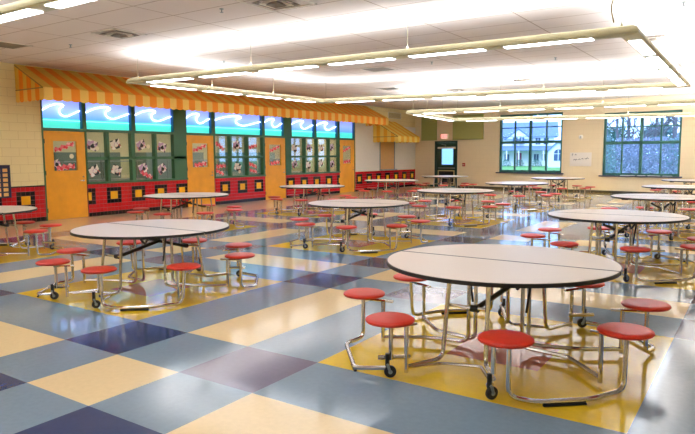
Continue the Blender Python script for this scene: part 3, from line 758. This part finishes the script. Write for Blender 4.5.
TB = [((0, 0), 'largest round table, nearest the camera at front right, with red stools'),
      ((-1, 0), 'round table with red stools at front left, before the second orange door'),
      ((-1, 1), 'round table with red stools at the centre, behind the gap between the two front tables'),
      ((0, 1), 'round table with red stools directly behind the nearest one at right'),
      ((-2, 0), 'round table with red stools cut off by the left edge, by the nearest orange door'),
      ((-2, 1), 'round table with red stools between the front left one and the tiled kitchen wall'),
      ((-2, 2), 'round table with red stools before the farthest kitchen window bank'),
      ((-2, 3), 'round table with red stools before the tiled wall under the short awning'),
      ((-2, 4), 'round table with red stools just before the dark green back door'),
      ((-1, 2), 'round table with red stools right of centre, in line with the alarm box'),
      ((-1, 3), 'round table with red stools below the left back window'),
      ((-1, 4), 'round table with red stools below the white paper by the back wall'),
      ((0, 2), 'third round table from the camera along the right edge'),
      ((0, 3), 'fourth round table from the camera along the right edge, below the right window'),
      ((0, 4), 'farthest round table at the right edge, against the back wall')]
NUDGE = {(0, 0): -.07, (-1, 1): .09, (-2, 2): .09, (-2, 3): .09, (0, 1): -.01, (0, 3): -.10, (0, 4): -.18}      # tables are not set out quite exactly on the tile blocks
for k, ((a, b), lb) in enumerate(TB):
    o = proto if k == 0 else copy_tree(proto)
    dxy = NUDGE.get((a, b), 0)
    o.location = ((3.5+6*a)*S + .828*dxy, (3.5+6*b)*S + .560*dxy, 0)
    tag(o, lb, 'table', 'round cafeteria tables with attached stools')

# ================================================================ OUTSIDE
g = MB(); g.box((-160, 26.6, -.5), (110, 190, -.2), mat('lawn_grass', (96, 150, 72), .9, noise=.2, scale=.6)); o = g.build('trim_%d' % n); struct(o); n += 1
cx, cy = 4.3, -2.24
def far(px, dist):
    """unit ground direction of an outside landmark measured from the room's survey point"""
    a = .594747 - math.atan((px-347.5)/613.76)
    return (cx-math.sin(a)*dist, cy+math.cos(a)*dist, a)
hx, hy, ha = far(529, 100)
M_side = mat('white_siding', (236, 238, 244), .7); M_roof = mat('slate_roof', (112, 132, 182), .8, noise=.1, scale=2); M_dw = mat('dark_window', (70, 92, 130), .3)
e = empty('house', (hx, hy, -.2), ha); tag(e, 'white two storey house with grey-blue roof seen through the left window', 'house')
q = MB(); q.box((-5.4, 0, 0), (3.6, 8, 4.6), M_side); q.build('wall', e, False)
q = MB(); q.prism([(-.6, 4.5), (8.6, 4.5), (4.0, 6.9)], -6.0, 4.2, M_roof, 'YZ'); q.build('roof', e, False)
q = MB(); q.prism([(-3.6, 4.2), (.2, 4.2), (-1.7, 5.6)], -.5, 3, M_side, 'XZ'); dg = q.build('front_gable', e, False)
q = MB(); q.prism([(-3.9, 4.1), (-1.7, 5.8), (.5, 4.1), (.3, 4.0), (-1.7, 5.55), (-3.7, 4.0)], -.6, 3, M_roof, 'XZ'); q.build('gable_roof', dg, False)
q = MB(); q.prism([(-2.2, 2.4), (0, 2.4), (0, 3.1)], -5.4, 3.6, M_roof, 'YZ'); q.build('porch_roof', e, False)
for x in (-5.2, -3.4, -1.6, .2, 2.0, 3.4):
    q = MB(); q.box((x-.09, -2.1, 0), (x+.09, -1.9, 2.4), M_side); q.build('porch_column', e, False)
for x, z in [(-4.6, .8), (-3.4, .8), (1.0, .8), (2.2, .8), (-4.4, 3.3), (-2.2, 3.4), (-1.2, 3.4), (1.2, 3.3), (2.4, 3.3)]:
    q = MB(); q.box((x-.35, -.06 if z < 3.35 else -.56, z), (x+.35, 0, z+1.0), M_dw); fo = q.build('window', e, False)
    q = MB(); q.box((x-.03, -.09 if z < 3.35 else -.59, z), (x+.03, -.05 if z < 3.35 else -.55, z+1.0), M_side); q.build('mullion', fo, False)
q = MB(); q.box((-1.9, -.08, 0), (-1.2, 0, 2.0), mat('front_door_red', (150, 60, 100), .5)); q.build('front_door', e, False)
gx, gy, ga = far(557.5, 88)
e = empty('garage', (gx, gy, -.2), ga); tag(e, 'white garage wing with arched window at the right of the left window view', 'garage')
q = MB(); q.prism([(-1.3, 0), (1.3, 0), (1.3, 2.3), (0, 3.5), (-1.3, 2.3)], 0, 8, M_side, 'XZ'); q.build('wall', e, False)
q = MB(); q.prism([(-1.6, 2.1), (0, 3.68), (1.6, 2.1), (1.5, 2.0), (0, 3.46), (-1.5, 2.0)], -.3, 8.2, M_roof, 'XZ'); q.build('roof', e, False)
q = MB(); q.prism([(-.55, .9), (.55, .9)]+[(.55*math.cos(t*PI/8), 1.9+.55*math.sin(t*PI/8)) for t in range(9)], -.06, 0, M_dw, 'XZ'); fo = q.build('arched_window', e, False)
q = MB(); q.box((-.04, -.09, .9), (.04, -.05, 2.4), M_side); q.box((-.55, -.09, 1.8), (.55, -.05, 1.87), M_side); q.build('mullion', fo, False)
M_bush = mat('evergreen_bush', (96, 134, 128), .9, noise=.3, scale=4)
def bush(px, dist, r, h, label, name='shrub', m=None, z=-.2, nn=500):
    x, y, a = far(px, dist); mb = MB(); m = m or M_bush
    for k in range(nn):
        t = random.random()*2*PI; p = random.random()**.5; zz = random.random()
        rr = r*p*math.sqrt(max(0, 1-(zz*1.02-.1)**2)) ; c_ = Vector((rr*math.cos(t), rr*math.sin(t), h*zz))
        d_ = Vector((random.uniform(-1, 1), random.uniform(-1, 1), random.uniform(-.4, 1))).normalized(); s_ = d_.cross(Vector((.3, .7, .2))).normalized()
        L = r*random.uniform(.10, .2)
        mb.add([c_, c_+d_*L*.5+s_*L*.3, c_+d_*L, c_+d_*L*.5-s_*L*.3], [(0, 1, 2, 3)], m)
    o = mb.build(name, smooth=False); o.location = (x, y, z); tag(o, label, 'bush')
    return o
for k, px in enumerate((506, 519, 536)): bush(px, 93, .75, 1.0, 'round dark bush before the white house, %s from the left' % od[k])
# shed wall seen through the back door
sx_, sy_, sa = far(449, 60)
e = empty('neighbour_building', (sx_, sy_, -.2), sa); tag(e, 'pale blue clapboard building seen through the back door glass', 'building')
q = MB(); q.box((-1.6, 0, 0), (1.9, 6, 3.6), mat('pale_blue_siding', (170, 196, 226), .7)); 
for k in range(12): q.box((-1.6, -.03, k*.3), (1.9, 0, k*.3+.27), MATS['pale_blue_siding'])
q.build('wall', e, False)
q = MB(); q.prism([(-.5, 3.6), (6.5, 3.6), (3, 4.9)], -1.9, 2.2, M_roof, 'YZ'); q.build('roof', e, False)
# trees beyond the right window
M_bark = mat('grey_bark', (110, 106, 118), .9, noise=.2, scale=3)
M_haz = mat('hazed_grey_green_brush', (134, 160, 168), .95, noise=.3, scale=2); M_lil = mat('hazed_lilac_brush', (158, 162, 190), .95, noise=.3, scale=2)  # brush colours shifted bluish to carry the outdoor haze
def tree(px, dist, h, label, seed, thick=.14):
    rnd = random.Random(seed); x, y, a = far(px, dist); e = empty('bare_tree', (x, y, -.2)); tag(e, label, 'tree', 'bare trees beyond the right window')
    tr = MB(); top = Vector((rnd.uniform(-.5, .5), rnd.uniform(-.5, .5), h)); mid = Vector((rnd.uniform(-.3, .3), 0, h*.5))
    tr.rod([(0, 0, 0), mid, top], thick, M_bark, n=6, fillet=.5); tr.build('trunk', e)
    br = MB()
    def grow(p, d, L, r, dep):
        q_ = p+d*L; br.rod([p, (p+q_)/2+Vector((rnd.uniform(-.1, .1)*L, rnd.uniform(-.1, .1)*L, .05*L)), q_], r, M_bark, n=4, fillet=.1*L, caps=False)
        if dep:
            for _ in range(3 if dep > 1 else 4):
                nd = (d+Vector((rnd.uniform(-.8, .8), rnd.uniform(-.8, .8), rnd.uniform(-.2, .6)))).normalized(); grow(p+d*L*rnd.uniform(.4, 1), nd, L*.6, r*.6, dep-1)
    for k in range(13):
        t = rnd.uniform(.15, 1); p = Vector((0, 0, 0)).lerp(mid, t*2) if t < .5 else mid.lerp(top, t*2-1)
        an = rnd.uniform(0, 2*PI); grow(p, Vector((math.cos(an), math.sin(an), rnd.uniform(.3, .9))).normalized(), h*.15*(1.2-t*.6), thick*.35, 3)
    br.build('branches', e)
for k, (px, ds, h, th) in enumerate([(607, 56, 10, .12), (617, 64, 11, .12), (628, 57, 11, .14), (642, 66, 12, .16), (652, 58, 11, .12), (662, 68, 12, .14), (672, 56, 11, .18), (682, 66, 12, .16)]):
    tree(px, ds, h, 'bare grey tree beyond the right window, %s from the left' % ('first', 'second', 'third', 'fourth', 'fifth', 'sixth', 'seventh', 'eighth')[k], 40+k, th)
for k, (px, ds, r, h, m) in enumerate([(603, 46, .95, 3.0, M_haz), (611, 72, 2.6, 4.4, M_bush), (621, 50, .95, 2.9, M_lil), (633, 46, 1.0, 2.8, M_lil), (645, 50, 1.0, 2.9, M_lil), (657, 72, 2.8, 4.6, M_haz), (659, 45, .95, 2.8, M_lil), (673, 50, 1.0, 2.8, M_haz), (685, 45, 1.0, 3.0, M_lil)]):
    bush(px, ds, r, h, '%s shrub beyond the right window, %s from the left' % ({M_haz: 'haze-tinted grey green', M_bush: 'dark green', M_lil: 'haze-tinted lilac grey'}[m], ('first', 'second', 'third', 'fourth', 'fifth', 'sixth', 'seventh', 'eighth', 'ninth')[k]), 'shrub', m, nn=1500)
bpy.context.view_layer.update()
